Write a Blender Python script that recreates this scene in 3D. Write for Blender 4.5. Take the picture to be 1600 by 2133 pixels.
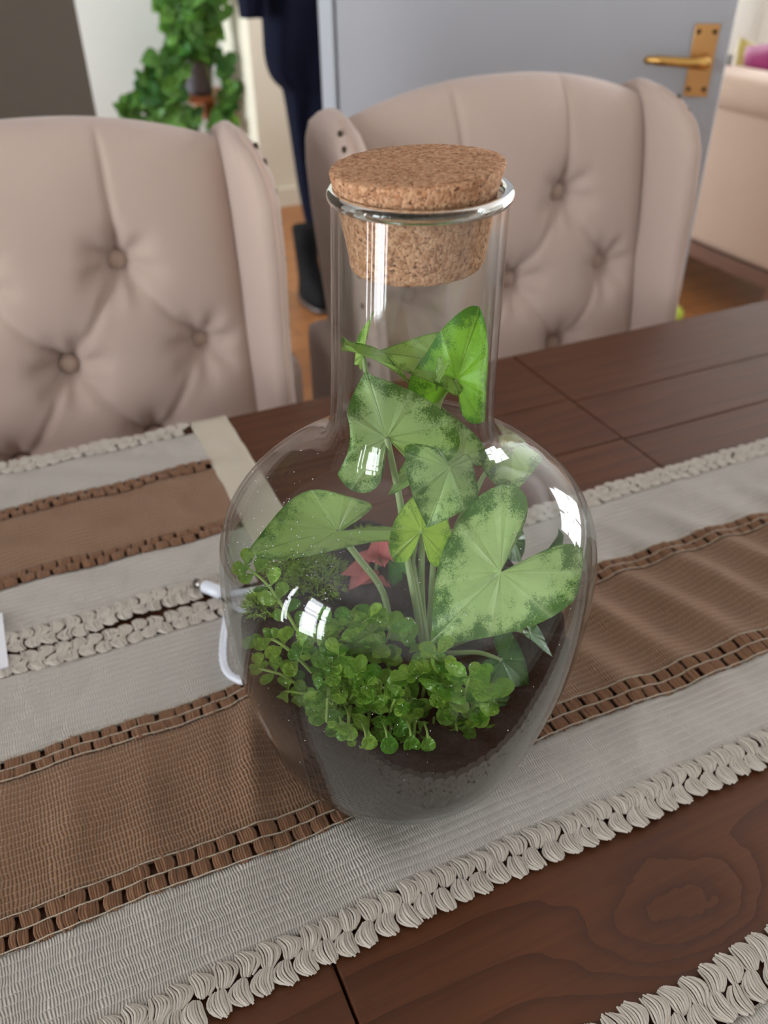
import bpy, bmesh, math, random
import numpy as np
from mathutils import Vector, Matrix
random.seed(7); rng = np.random.default_rng(7)
for o in list(bpy.data.objects): bpy.data.objects.remove(o)
SC = bpy.context.scene; COL = SC.collection
R = math.radians
# ------------------------------------------------------------------ camera
CAM = np.array([-0.16435, -0.34070, 0.468]); FPX = 1743.0
_p, _r, _y = R(35.7), R(-0.75), R(23.9)
FW = np.array([math.sin(_y)*math.cos(_p), math.cos(_y)*math.cos(_p), -math.sin(_p)])
RT0 = np.array([math.cos(_y), -math.sin(_y), 0.0]); UP0 = np.cross(RT0, FW)
RT = math.cos(_r)*RT0 + math.sin(_r)*UP0; UP = -math.sin(_r)*RT0 + math.cos(_r)*UP0
HF = np.array([math.sin(_y), math.cos(_y), 0.0])
cam = bpy.data.cameras.new('camera'); camo = bpy.data.objects.new('camera', cam); COL.objects.link(camo)
camo.matrix_world = Matrix(((RT[0], UP[0], -FW[0], CAM[0]), (RT[1], UP[1], -FW[1], CAM[1]), (RT[2], UP[2], -FW[2], CAM[2]), (0, 0, 0, 1)))
cam.sensor_fit = 'VERTICAL'; cam.sensor_height = 36.0; cam.sensor_width = 27.0; cam.lens = FPX/2133*36
cam.clip_start = 0.02; cam.clip_end = 50
cam.dof.use_dof = True; cam.dof.focus_distance = 0.425; cam.dof.aperture_fstop = 8.0
SC.camera = camo
# ------------------------------------------------------------------ world, daylight, exposure
SC.view_settings.view_transform = 'Standard'; SC.view_settings.look = 'None'
SC.view_settings.gamma = 1.0; SC.view_settings.use_curve_mapping = False
SC.view_settings.exposure = 0.86
try:
    SC.cycles.transparent_max_bounces = 14; SC.cycles.max_bounces = 7; SC.cycles.diffuse_bounces = 3; SC.cycles.glossy_bounces = 3; SC.cycles.transmission_bounces = 6
    SC.cycles.sample_clamp_indirect = 6.0; SC.cycles.use_denoising = True
    SC.cycles.caustics_reflective = False; SC.cycles.caustics_refractive = False; SC.cycles.adaptive_threshold = 0.025
except Exception: pass
W = bpy.data.worlds.new('world'); SC.world = W; W.use_nodes = True
W.node_tree.nodes['Background'].inputs[0].default_value = (0.75, 0.85, 1.0, 1); W.node_tree.nodes['Background'].inputs[1].default_value = 1.0
FLOOR = -0.76
def daylight(name, loc, rot, sx, sy, power, col=(0.93, 0.96, 1.0)):
    l = bpy.data.lights.new(name, 'AREA'); l.shape = 'RECTANGLE'; l.size = sx; l.size_y = sy; l.energy = power; l.color = col
    o = bpy.data.objects.new(name, l); COL.objects.link(o); o.location = loc; o.rotation_euler = rot
    return o
daylight('dining_window_daylight', (-2.72, -0.45, 0.25), (0, R(-90), 0), 2.0, 1.9, 150)
daylight('living_window_daylight', (4.92, 0.85, 0.45), (0, R(90), 0), 1.7, 2.1, 130)
daylight('living_back_daylight', (3.5, 4.66, 0.4), (R(-90), 0, 0), 1.3, 1.6, 70)
daylight('added_hall_light', (-2.72, 3.35, 0.4), (0, R(-90), 0), 1.6, 1.3, 155, (.86, .94, 1.0))  # extra light added to brighten the white hall wall, its source is assumed

# ------------------------------------------------------------------ helpers
def ray(x, y):
    d = FW*FPX + RT*(x-800) + UP*(1066.5-y); return d/np.linalg.norm(d)
def at(x, y, off):
    """photo pixel -> point whose distance beyond the bottle axis, along the horizontal viewing direction, is off"""
    d = ray(x, y); t = (off - CAM@HF)/(d@HF); return CAM + d*t
def atY(x, y, Y):
    d = ray(x, y); return CAM + d*((Y-CAM[1])/d[1])
def atZ(x, y, Z):
    d = ray(x, y); return CAM + d*((Z-CAM[2])/d[2])
def mesh(name, V, F, smooth=True):
    m = bpy.data.meshes.new(name)
    m.from_pydata([tuple(map(float, v)) for v in V], [], [tuple(map(int, f)) for f in F]); m.update()
    if smooth: m.polygons.foreach_set('use_smooth', [True]*len(m.polygons))
    return m
def link(name, me, mat=None, parent=None):
    o = bpy.data.objects.new(name, me); COL.objects.link(o)
    if mat is not None and me is not None and not me.materials: me.materials.append(mat)
    if parent is not None: o.parent = parent
    return o
def wpos(o):
    v = Vector((0, 0, 0))
    while o is not None: v += Vector(o.location); o = o.parent
    return np.array(v)
def part(name, VF, mat, parent=None, smooth=True):
    """mesh given in world coordinates, stored relative to its parent"""
    V, F = VF; V = np.asarray(V, float)
    if parent is not None: V = V - wpos(parent)
    return link(name, mesh(name, V, F, smooth), mat, parent)
def tag(o, label=None, cat=None, group=None, kind=None):
    for k, v in (('label', label), ('category', cat), ('group', group), ('kind', kind)):
        if v: o[k] = v
    return o
def thing(name, loc, label, cat, group=None):
    o = link(name, None); o.location = loc; o.empty_display_size = 0.05
    return tag(o, label, cat, group)
def join(*L):
    V = []; F = []; n = 0
    for v, f in L:
        v = np.asarray(v, float); V.append(v); F += [tuple(i+n for i in q) for q in f]; n += len(v)
    return np.vstack(V), F
def box(x0, x1, y0, y1, z0, z1, b=0.0):
    if b <= 0:
        V = [(x, y, z) for z in (z0, z1) for y in (y0, y1) for x in (x0, x1)]
        return np.array(V, float), [(0, 2, 3, 1), (4, 5, 7, 6), (0, 1, 5, 4), (2, 6, 7, 3), (0, 4, 6, 2), (1, 3, 7, 5)]
    bm = bmesh.new(); bmesh.ops.create_cube(bm, size=1.0)
    for v in bm.verts: v.co = Vector(((x0+x1)/2+v.co.x*(x1-x0), (y0+y1)/2+v.co.y*(y1-y0), (z0+z1)/2+v.co.z*(z1-z0)))
    bmesh.ops.bevel(bm, geom=bm.edges[:], offset=b, segments=2, affect='EDGES', profile=0.6)
    bm.verts.index_update(); V = np.array([v.co[:] for v in bm.verts]); F = [tuple(v.index for v in f.verts) for f in bm.faces]; bm.free()
    return V, F
def grid_faces(nu, nv, wrap=False, flip=False):
    F = []
    for j in range(nv-1):
        for i in range(nu if wrap else nu-1):
            a = j*nu+i; b = j*nu+(i+1) % nu; q = (a, b, b+nu, a+nu)
            F.append(q[::-1] if flip else q)
    return F
def crom(P, n, closed=False):
    P = np.asarray(P, float); m = len(P); out = []
    seg = m if closed else m-1
    for k in range(n):
        s = k/(n if closed else n-1)*seg; i = min(int(s), seg-1); t = s-i
        if closed: p = [P[(i+j-1) % m] for j in range(4)]
        else: p = [P[max(0, min(m-1, i+j-1))] for j in range(4)]
        out.append(0.5*((2*p[1])+(-p[0]+p[2])*t+(2*p[0]-5*p[1]+4*p[2]-p[3])*t*t+(-p[0]+3*p[1]-3*p[2]+p[3])*t**3))
    return np.array(out)
def lathe(prof, n=64, c=(0, 0)):
    prof = np.asarray(prof, float); th = np.linspace(0, 2*np.pi, n, endpoint=False); V = []
    for r, z in prof: V += [(c[0]+r*math.cos(a), c[1]+r*math.sin(a), z) for a in th]
    return np.array(V), grid_faces(n, len(prof), True)
def tube(P, rad, n=8, cap=True):
    P = np.asarray(P, float); m = len(P); rad = np.broadcast_to(np.asarray(rad, float), (m,))
    T = np.gradient(P, axis=0); T /= np.linalg.norm(T, axis=1)[:, None]+1e-12
    N = np.cross(T[0], (0, 0, 1.0));
    if np.linalg.norm(N) < .2: N = np.cross(T[0], (1.0, 0, 0))
    V = []; th = np.linspace(0, 2*np.pi, n, endpoint=False)
    for i in range(m):
        N = N-T[i]*(N@T[i]); N /= np.linalg.norm(N); Bn = np.cross(T[i], N)
        V += [P[i]+rad[i]*(math.cos(a)*N+math.sin(a)*Bn) for a in th]
    F = grid_faces(n, m, True, True)
    if cap: F += [tuple(range(n)), tuple((m-1)*n+i for i in reversed(range(n)))]
    return np.array(V), F
def loft(rings, cap=True):
    n = len(rings[0]); V = np.vstack(rings); F = grid_faces(n, len(rings), True)
    if cap: F += [tuple(reversed(range(n))), tuple((len(rings)-1)*n+i for i in range(n))]
    return V, F
def ball(c, rx, ry=None, rz=None, nu=12, nv=8):
    ry = rx if ry is None else ry; rz = rx if rz is None else rz
    prof = [(math.sin(t), -math.cos(t)) for t in np.linspace(0.02, math.pi-0.02, nv)]
    V, F = lathe(prof, nu); return V*np.array([rx, ry, rz])+np.array(c), F
def hashn(x, s=0):
    v = math.sin(x*127.1+s*311.7)*43758.5453; return v-math.floor(v)

# ------------------------------------------------------------------ materials
class NT:
    def __init__(s, name):
        s.m = bpy.data.materials.new(name); s.m.use_nodes = True; s.t = s.m.node_tree; s.t.nodes.clear()
        s.out = s.n('ShaderNodeOutputMaterial')
    def n(s, ty, **k):
        q = s.t.nodes.new(ty)
        for a, b in k.items(): setattr(q, a, b)
        return q
    def l(s, a, b): s.t.links.new(a, b)
    def set(s, sock, v):
        if isinstance(v, bpy.types.NodeSocket): s.l(v, sock)
        else: sock.default_value = v
    def math(s, op, a, b=0.0, c=None, clamp=False):
        q = s.n('ShaderNodeMath', operation=op, use_clamp=clamp); s.set(q.inputs[0], a); s.set(q.inputs[1], b)
        if c is not None: s.set(q.inputs[2], c)
        return q.outputs[0]
    def coord(s, scale=(1, 1, 1), which='Object', rot=(0, 0, 0)):
        tc = s.n('ShaderNodeTexCoord'); mp = s.n('ShaderNodeMapping'); mp.inputs['Scale'].default_value = scale; mp.inputs['Rotation'].default_value = rot
        s.l(tc.outputs[which], mp.inputs[0]); return mp.outputs[0]
    def noise(s, vec, scale, detail=3.0, rough=.55, dist=0.0):
        q = s.n('ShaderNodeTexNoise'); s.l(vec, q.inputs['Vector']); q.inputs['Scale'].default_value = scale
        q.inputs['Detail'].default_value = detail; q.inputs['Roughness'].default_value = rough; q.inputs['Distortion'].default_value = dist
        return q.outputs[0]
    def ramp(s, fac, stops):
        q = s.n('ShaderNodeValToRGB'); e = q.color_ramp.elements
        while len(e) < len(stops): e.new(0.5)
        for i, (p, c) in enumerate(stops): e[i].position = p; e[i].color = tuple(c)+(1,) if len(c) == 3 else c
        s.l(fac, q.inputs[0]); return q.outputs[0]
    def mix(s, f, a, b, mode='MIX'):
        q = s.n('ShaderNodeMix', data_type='RGBA', blend_type=mode); s.set(q.inputs[0], f)
        s.set(q.inputs[6], a if not isinstance(a, tuple) else a+(1,)); s.set(q.inputs[7], b if not isinstance(b, tuple) else b+(1,)); return q.outputs[2]
    def bump(s, h, strength=.5, dist=.001):
        q = s.n('ShaderNodeBump'); q.inputs['Strength'].default_value = strength; q.inputs['Distance'].default_value = dist; s.l(h, q.inputs['Height']); return q.outputs[0]
    def pbr(s, col, rough=.6, metal=0.0, normal=None, sheen=0.0, spec=.5, sss=0.0):
        q = s.n('ShaderNodeBsdfPrincipled'); s.set(q.inputs['Base Color'], col if not isinstance(col, tuple) else col+(1,)); s.set(q.inputs['Roughness'], rough)
        q.inputs['Metallic'].default_value = metal; q.inputs['Specular IOR Level'].default_value = spec
        if sheen: q.inputs['Sheen Weight'].default_value = sheen
        if normal is not None: s.l(normal, q.inputs['Normal'])
        return q.outputs[0]
    def fin(s, sh): s.l(sh, s.out.inputs[0]); return s.m
def srgb(r, g, b):
    f = lambda c: (c/12.92 if c <= .04045 else ((c+.055)/1.055)**2.4); return (f(r/255), f(g/255), f(b/255))
def plain(name, c, rough=.6, metal=0.0, var=.08, sc=8.0, bump=0.0, sheen=0.0, spec=.5):
    t = NT(name); v = t.coord(); n = t.noise(v, sc, 2)
    col = t.mix(n, tuple(x*(1-var) for x in c), tuple(min(1, x*(1+var)) for x in c))
    nb = t.bump(t.noise(v, sc*12, 3), .35, bump) if bump else None
    return t.fin(t.pbr(col, rough, metal, nb, sheen, spec))

def wood_table(name, knot=None, tint=1.0):
    t = NT(name); tc = t.n('ShaderNodeTexCoord'); oi = t.n('ShaderNodeObjectInfo')
    sep = t.n('ShaderNodeSeparateXYZ'); t.l(tc.outputs['Object'], sep.inputs[0]); x, y = sep.outputs[0], sep.outputs[1]
    rnd = oi.outputs['Random']
    cb = t.n('ShaderNodeCombineXYZ'); t.set(cb.inputs[0], t.math('MULTIPLY', x, 1.6)); t.set(cb.inputs[1], t.math('MULTIPLY', y, 9.0)); t.set(cb.inputs[2], t.math('MULTIPLY', rnd, 37.0))
    warp = t.noise(cb.outputs[0], 1.6, 3)
    F = t.math('ADD', y, t.math('MULTIPLY', warp, 0.06))
    if knot:
        kx, ky, sx, sy, amp = knot
        dx = t.math('DIVIDE', t.math('SUBTRACT', x, kx), sx); dy = t.math('DIVIDE', t.math('SUBTRACT', y, ky), sy)
        wob = t.math('MULTIPLY', t.math('SUBTRACT', t.noise(tc.outputs['Object'], 30, 3), .5), 1.0)
        d2 = t.math('ADD', t.math('ADD', t.math('MULTIPLY', dx, dx), t.math('MULTIPLY', dy, dy)), wob)
        F = t.math('ADD', F, t.math('MULTIPLY', t.math('EXPONENT', t.math('MULTIPLY', d2, -0.55)), amp))
    lines = t.math('FRACT', t.math('MULTIPLY', F, 44.0))
    lines = t.math('POWER', lines, 2.6)
    cf = t.n('ShaderNodeCombineXYZ'); t.set(cf.inputs[0], t.math('MULTIPLY', x, 6.0)); t.set(cf.inputs[1], t.math('MULTIPLY', y, 260.0)); t.set(cf.inputs[2], rnd)
    fine = t.noise(cf.outputs[0], 1.0, 4)
    blot = t.noise(tc.outputs['Object'], 9.0, 3)
    col = t.mix(blot, srgb(76, 42, 23), srgb(108, 64, 35))
    col = t.mix(t.math('MULTIPLY', lines, .66), col, srgb(58, 30, 18))
    col = t.mix(t.math('MULTIPLY', t.math('SUBTRACT', fine, .35, clamp=True), 1.1), col, srgb(62, 35, 22))
    col = t.mix(t.math('MULTIPLY', rnd, .25), col, srgb(84, 47, 29))
    hgt = t.math('ADD', t.math('MULTIPLY', lines, -1.0), t.math('MULTIPLY', fine, .6))
    return t.fin(t.pbr(col, t.math('ADD', t.math('MULTIPLY', fine, .15), .36), 0, t.bump(hgt, .35, .0008), spec=.32))

def weave(name, c0, c1, cthread, pstrand, pline, depth):
    t = NT(name); tc = t.n('ShaderNodeTexCoord'); v = tc.outputs['Object']
    sep = t.n('ShaderNodeSeparateXYZ'); t.l(v, sep.inputs[0]); x, y = sep.outputs[0], sep.outputs[1]
    wob = t.noise(v, 45, 2); wob2 = t.noise(v, 14, 2)
    xs = t.math('ADD', x, t.math('MULTIPLY', wob, .006)); ys = t.math('ADD', y, t.math('MULTIPLY', wob2, .005))
    st = t.math('ABSOLUTE', t.math('SINE', t.math('MULTIPLY', xs, math.pi/pstrand)))
    row = t.math('ABSOLUTE', t.math('SINE', t.math('MULTIPLY', ys, math.pi/pline)))
    thread = t.math('SUBTRACT', 1.0, t.math('MULTIPLY', row, 4.0), clamp=True)      # thin line where row ~ 0
    pul = t.math('POWER', row, .5)
    grain = t.noise(v, 900, 2)
    col = t.mix(t.noise(v, 25, 4), c0, c1)
    dark = t.math('MULTIPLY', t.math('SUBTRACT', 1.0, st), .5)
    col = t.mix(dark, col, tuple(q*.42 for q in c0))
    dash = t.math('GREATER_THAN', t.math('SINE', t.math('MULTIPLY', xs, 2*math.pi/(pstrand*2))), -.2)
    col = t.mix(t.math('MULTIPLY', t.math('MULTIPLY', thread, .75), t.math('ADD', t.math('MULTIPLY', dash, .6), .4)), col, cthread)
    hgt = t.math('ADD', t.math('MULTIPLY', st, pul), t.math('MULTIPLY', grain, .35))
    return t.fin(t.pbr(col, .85, 0, t.bump(hgt, .9, depth), sheen=.2, spec=.2))

def yarn(name, c0, c1):
    t = NT(name); v = t.coord(); col = t.mix(t.noise(v, 160, 3), c0, c1)
    return t.fin(t.pbr(col, .85, 0, t.bump(t.noise(v, 1400, 2), .6, .0004), sheen=.25, spec=.2))

def glass(name, tint=(.955, .965, .96), edge=(.52, .58, .56)):
    t = NT(name); lw = t.n('ShaderNodeLayerWeight'); lw.inputs[0].default_value = .5; fa = lw.outputs['Facing']
    fr = t.math('ADD', t.math('MULTIPLY', t.math('POWER', fa, 5.0), .90), .031)
    tr = t.n('ShaderNodeBsdfTransparent'); t.l(t.mix(t.math('POWER', fa, 5.0), tint, edge), tr.inputs[0])
    gl = t.n('ShaderNodeBsdfGlossy'); gl.inputs['Roughness'].default_value = .0; gl.inputs[0].default_value = (1, 1, 1, 1)
    mx = t.n('ShaderNodeMixShader'); t.l(fr, mx.inputs[0]); t.l(tr.outputs[0], mx.inputs[1]); t.l(gl.outputs[0], mx.inputs[2])
    return t.fin(mx.outputs[0])

def leafmat(name, pale, dark, vein, edge0=.62, speck=1.0, trans=.45, rough=.38):
    t = NT(name)
    def attr(a): q = t.n('ShaderNodeAttribute'); q.attribute_name = a; return q.outputs['Fac']
    tt, vn = attr('ring'), attr('vein'); v = t.coord()
    n = t.noise(v, 1300, 4, .75); n2 = t.noise(v, 110, 4, .6)
    e = t.math('ADD', tt, t.math('MULTIPLY', t.math('SUBTRACT', n, .5), 1.5*speck)); e = t.math('ADD', e, t.math('MULTIPLY', t.math('SUBTRACT', n2, .5), 1.7*speck))
    fac = t.math('MULTIPLY', t.math('SUBTRACT', e, edge0), 3.2, clamp=True)
    base = t.mix(n2, pale, tuple(q*.78 for q in pale))
    rim = t.math('MULTIPLY', t.math('SUBTRACT', tt, .93, clamp=True), 14.0, clamp=True)
    col = t.mix(t.math('MULTIPLY', t.math('MAXIMUM', fac, t.math('MULTIPLY', rim, .8)), .93), base, dark)
    col = t.mix(t.math('MULTIPLY', t.math('POWER', vn, 3.0), .55), col, vein)
    hgt = t.math('ADD', t.math('MULTIPLY', vn, -.8), t.math('MULTIPLY', n2, .6))
    nb = t.bump(hgt, .7, .0020)
    pb = t.pbr(col, rough, 0, nb, spec=.45)
    tl = t.n('ShaderNodeBsdfTranslucent'); t.l(t.mix(1.0, col, (1.0, 1.1, .6), 'MULTIPLY'), tl.inputs[0])
    mx = t.n('ShaderNodeMixShader'); mx.inputs[0].default_value = trans; t.l(pb, mx.inputs[1]); t.l(tl.outputs[0], mx.inputs[2])
    return t.fin(mx.outputs[0])

def smallleaf(name, c0, c1, trans=.4, rough=.3):
    t = NT(name); oi = t.n('ShaderNodeObjectInfo'); v = t.coord()
    col = t.mix(oi.outputs['Random'], c0, c1); col = t.mix(t.math('MULTIPLY', t.noise(v, 3, 3), .35), col, tuple(q*.5 for q in c0))
    pb = t.pbr(col, rough, 0, t.bump(t.noise(v, 2.0, 2), .3, .3), spec=.5)
    tl = t.n('ShaderNodeBsdfTranslucent'); t.l(col, tl.inputs[0])
    mx = t.n('ShaderNodeMixShader'); mx.inputs[0].default_value = trans; t.l(pb, mx.inputs[1]); t.l(tl.outputs[0], mx.inputs[2])
    return t.fin(mx.outputs[0])

def corkmat():
    t = NT('cork'); v = t.coord()
    vo = t.n('ShaderNodeTexVoronoi'); vo.inputs['Scale'].default_value = 620; t.l(t.coord((1, 1, .8)), vo.inputs['Vector'])
    sep = t.n('ShaderNodeSeparateColor'); t.l(vo.outputs['Color'], sep.inputs[0])
    col = t.ramp(sep.outputs[0], [(0, srgb(158, 112, 80)), (.35, srgb(188, 142, 108)), (.7, srgb(206, 164, 128)), (1, srgb(176, 124, 88))])
    ns = t.noise(t.coord((1, 1, 1.3)), 520, 4, .7, 1.0)
    dk = t.math('MULTIPLY', t.math('SUBTRACT', ns, .572), 12.0, clamp=True)
    col = t.mix(dk, col, srgb(82, 44, 26))
    hgt = t.math('ADD', t.math('MULTIPLY', dk, -1.3), t.math('ADD', t.math('MULTIPLY', vo.outputs['Distance'], -.6), t.math('MULTIPLY', t.noise(v, 900, 2), .4)))
    return t.fin(t.pbr(col, .85, 0, t.bump(hgt, .7, .0011), spec=.2))

M = dict(
    wood=wood_table('table_wood'), woodknot=wood_table('table_wood_knotty', (-.056, -.212, .044, .024, .10)),
    weave_w=weave('natural_white_weave', srgb(212, 204, 192), srgb(230, 223, 212), srgb(236, 228, 214), .0016, .0057, .0020),
    weave_b=weave('brown_weave', srgb(142, 106, 78), srgb(170, 130, 98), srgb(214, 182, 150), .0021, .0049, .0018),
    yarn_w=yarn('natural_white_yarn', srgb(192, 183, 170), srgb(218, 210, 198)), yarn_b=yarn('brown_yarn', srgb(118, 82, 57), srgb(150, 110, 80)),
    hem=weave('cream_hem_cloth', srgb(205, 194, 172), srgb(220, 210, 190), srgb(225, 216, 198), .0012, .0012, .0003),
    glass=glass('clear_glass'), cork=corkmat(),
    velvet=plain('beige_velvet', srgb(196, 174, 161), .8, 0, .07, 6, 0, .35, .2), velvet_d=plain('beige_velvet_button', srgb(192, 166, 150), .75, 0, .06, 30, 0, .3, .2),
    seam=plain('brown_piping', srgb(140, 112, 98), .8), nail=plain('dark_bronze_nail', srgb(66, 56, 42), .4, .8, .1, 50),
    chairleg=plain('dark_chair_leg', srgb(60, 42, 32), .4, 0, .2, 12),
    door=plain('grey_door_paint', srgb(186, 189, 195), .45, 0, .02, 4), jamb=plain('pale_blue_white_paint', srgb(205, 214, 222), .45, 0, .02, 4),
    brass=plain('brass', srgb(206, 164, 96), .26, 1.0, .1, 20), brass_p=plain('brass_plate', srgb(208, 160, 104), .35, 1.0, .06, 30), steel=plain('steel', srgb(170, 168, 162), .3, 1.0, .05, 30),
    taupe=plain('taupe_wall', srgb(96, 88, 78), .9, 0, .05, 2), white=plain('white_wall', srgb(232, 234, 230), .9, 0, .02, 2),
    cream=plain('cream_wall', srgb(226, 218, 198), .9, 0, .02, 2), ceil=plain('ceiling_white', srgb(236, 236, 234), .95, 0, .02, 2),
    navy=plain('navy_cloth', srgb(14, 17, 32), .95, 0, .3, 14, .001, 0, .1), black=plain('black_leather', srgb(12, 12, 13), .8, 0, .2, 20, 0, 0, .15), greysock=plain('grey_boot_lining', srgb(150, 156, 160), .9),
    sofa=plain('sofa_fabric', srgb(196, 170, 150), .9, 0, .05, 8, 0, .2, .2), sofawood=plain('sofa_wood', srgb(112, 78, 62), .5, 0, .2, 10), under=plain('sofa_underside', srgb(28, 27, 30), .9),
    magenta=plain('magenta_satin', srgb(140, 24, 92), .7, 0, .25, 12), olive=plain('olive_satin', srgb(168, 150, 60), .5, 0, .15, 12, 0, .3),
    tennis=plain('tennis_felt', srgb(196, 222, 70), .95, 0, .06, 40, .0008, .4), plastic=plain('white_plastic', srgb(226, 230, 240), .3, 0, .01, 10), paper=plain('white_card', srgb(238, 238, 244), .7, 0, .01, 10),
    pot=plain('grey_pot', srgb(122, 118, 128), .5, 0, .12, 8), shelf=plain('orange_wood', srgb(176, 102, 56), .5, 0, .2, 10),
    frame=plain('white_window_frame', srgb(236, 238, 240), .4, 0, .02, 8),
)

def floormat():
    t = NT('floor_planks'); v = t.coord(); br = t.n('ShaderNodeTexBrick')
    br.inputs['Scale'].default_value = 1.0; br.inputs['Brick Width'].default_value = 1.4; br.inputs['Row Height'].default_value = .13; br.inputs['Mortar Size'].default_value = .003
    br.inputs['Color1'].default_value = srgb(150, 96, 52)+(1,); br.inputs['Color2'].default_value = srgb(172, 114, 66)+(1,); br.inputs['Mortar'].default_value = srgb(70, 42, 24)+(1,)
    t.l(v, br.inputs[0]); g = t.noise(t.coord((2, 30, 1)), 2.0, 4)
    col = t.mix(t.math('MULTIPLY', g, .4), br.outputs[0], srgb(110, 64, 34))
    return t.fin(t.pbr(col, .4))
M['floor'] = floormat()

# ------------------------------------------------------------------ the setting
def struct(name, VF, mat, parent=None):
    o = part(name, VF, mat, parent, False)
    if parent is None: tag(o, kind='structure')
    return o
X0, X1, Y0, Y1, ZC = -2.45, 4.65, -2.3, 4.38, 1.74
tag(struct('floor', box(X0-.2, X1+.2, Y0-.2, Y1+.2, FLOOR-.08, FLOOR), M['floor']), 'orange-brown wooden floor seen past the chairs')
struct('ceiling', box(X0-.2, X1+.2, Y0-.2, Y1+.2, ZC, ZC+.08), M['ceil'])
struct('wall_front', box(X0-.2, X1+.2, Y0-.15, Y0, FLOOR, ZC), M['white'])
tag(struct('wall_back', join(box(X0-.2, 3.0, Y1, Y1+.12, FLOOR, ZC), box(4.0, X1+.2, Y1, Y1+.12, FLOOR, ZC), box(3.0, 4.0, Y1, Y1+.12, FLOOR, -.3), box(3.0, 4.0, Y1, Y1+.12, 1.1, ZC)), M['white']), 'bright white wall behind the trailing plant')
def wall_with_holes(x0, x1, holes):
    L = []; ys = Y0
    for (a, b, z0, z1) in holes:
        L += [box(x0, x1, ys, a, FLOOR, ZC), box(x0, x1, a, b, FLOOR, z0), box(x0, x1, a, b, z1, ZC)]; ys = b
    L.append(box(x0, x1, ys, Y1, FLOOR, ZC)); return join(*L)
struct('wall_left', wall_with_holes(X0-.15, X0, [(-.98, -.26, -.62, 1.15), (.08, .26, -.62, 1.15), (2.75, 3.95, -.1, 1.1)]), M['white'])
struct('wall_right', wall_with_holes(X1, X1+.15, [(-.1, 1.75, -.3, 1.2)]), M['white'])
def window(name, x, y0, y1, z0, z1, vbars, hbars):
    root = link(name, None); root.location = (x, (y0+y1)/2, z0); tag(root, kind='structure'); w = .05
    fr = join(box(x-.03, x+.03, y0, y0+w, z0, z1), box(x-.03, x+.03, y1-w, y1, z0, z1), box(x-.03, x+.03, y0, y1, z0, z0+w), box(x-.03, x+.03, y0, y1, z1-w, z1))
    part('window_frame', fr, M['frame'], root, False)
    for v in vbars: part('mullion', box(x-.025, x+.025, v-.045, v+.045, z0, z1), M['frame'], root, False)
    for h in hbars: part('transom', box(x-.025, x+.025, y0, y1, h-.045, h+.045), M['frame'], root, False)
window('window_1', X0-.08, -.98, -.26, -.62, 1.15, [-.74], [.62]); window('window_2', X0-.08, .08, .26, -.62, 1.15, [], [.62])
window('added_window_3', X0-.08, 2.75, 3.95, -.1, 1.1, [3.35], []); window('window_4', X1+.08, -.1, 1.75, -.3, 1.2, [.82], [.5])  # the hall window is an unseen opening added for the extra hall light
w5 = link('window_5', None); w5.location = (3.5, Y1+.06, -.3); tag(w5, kind='structure')
part('window_frame', join(*[box(a, b, Y1+.03, Y1+.09, c, d) for a, b, c, d in ((3.0, 3.05, -.3, 1.1), (3.95, 4.0, -.3, 1.1), (3.0, 4.0, -.3, -.25), (3.0, 4.0, 1.05, 1.1))]), M['frame'], w5, False)
part('mullion', box(3.47, 3.53, Y1+.035, Y1+.085, -.25, 1.05), M['frame'], w5, False)
# hallway: taupe partition on the left, cream corner wall on the right
xe = atY(178, 120, 2.3)[0]
tag(struct('wall_partition', box(X0, xe, 2.3, 2.42, FLOOR, ZC), M['taupe']), 'dark taupe wall behind the tufted chair')
tag(struct('wall_hall', box(1.07, 2.9, 3.9, Y1, FLOOR, ZC), M['cream']), 'cream hallway wall beside the trailing plant')
struct('baseboard_hall', box(1.06, 2.9, 3.885, 3.9, FLOOR, FLOOR+.09), M['cream'])

# ------------------------------------------------------------------ grey door with brass lever
DL = np.array([.566, 1.521]); DRr = np.array([1.176, 1.035]); du = (DRr-DL)/np.linalg.norm(DRr-DL); dn = np.array([du[1], -du[0]])
if dn@(CAM[:2]-DL) < 0: dn = -dn
dw = float(np.linalg.norm(DRr-DL))
def dxf(VF):
    """door coordinates: a along the leaf from the hinge, b out of its front face, z up"""
    V, F = VF; V = np.asarray(V, float); o = np.empty_like(V)
    o[:, 0] = DL[0]+V[:, 0]*du[0]+V[:, 1]*dn[0]; o[:, 1] = DL[1]+V[:, 0]*du[1]+V[:, 1]*dn[1]; o[:, 2] = V[:, 2]
    return o, [f[::-1] for f in F] if du[0]*dn[1]-du[1]*dn[0] < 0 else F
door = link('door_1', None); door.location = (DL[0], DL[1], FLOOR)
tag(door, 'grey painted door standing ajar with a brass lever handle', kind='structure')
part('door_leaf', dxf(box(0, dw, -.04, 0, FLOOR+.006, 1.24, .003)), M['door'], door, False)
lp = atY(1478, 125, 1.05)
def door_ab(x, y):
    d = ray(x, y); n3 = np.array([dn[0], dn[1], 0]); p0 = np.array([DL[0], DL[1], 0]); t = ((p0-CAM)@n3)/(d@n3); P = CAM+d*t
    return (P[:2]-DL)@du, P[2]
ha, hz = door_ab(1461, 126)
hw, hh = .0225, .062
pl = part('handle_plate', dxf(box(ha-hw, ha+hw, 0, .005, hz-hh, hz+hh, .0025)), M['brass_p'], door, False)
part('plate_border', dxf(join(box(ha-hw, ha+hw, .004, .0075, hz+hh-.008, hz+hh), box(ha-hw, ha+hw, .004, .0075, hz-hh, hz-hh+.006))), M['brass_p'], pl, False)
for sx in (-1, 1):
    for sz in (-1, 1):
        part('screw', dxf(ball((ha+sx*.0145, .006, hz+sz*.049), .0045, .002, .0045)), M['nail'], pl)
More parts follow.
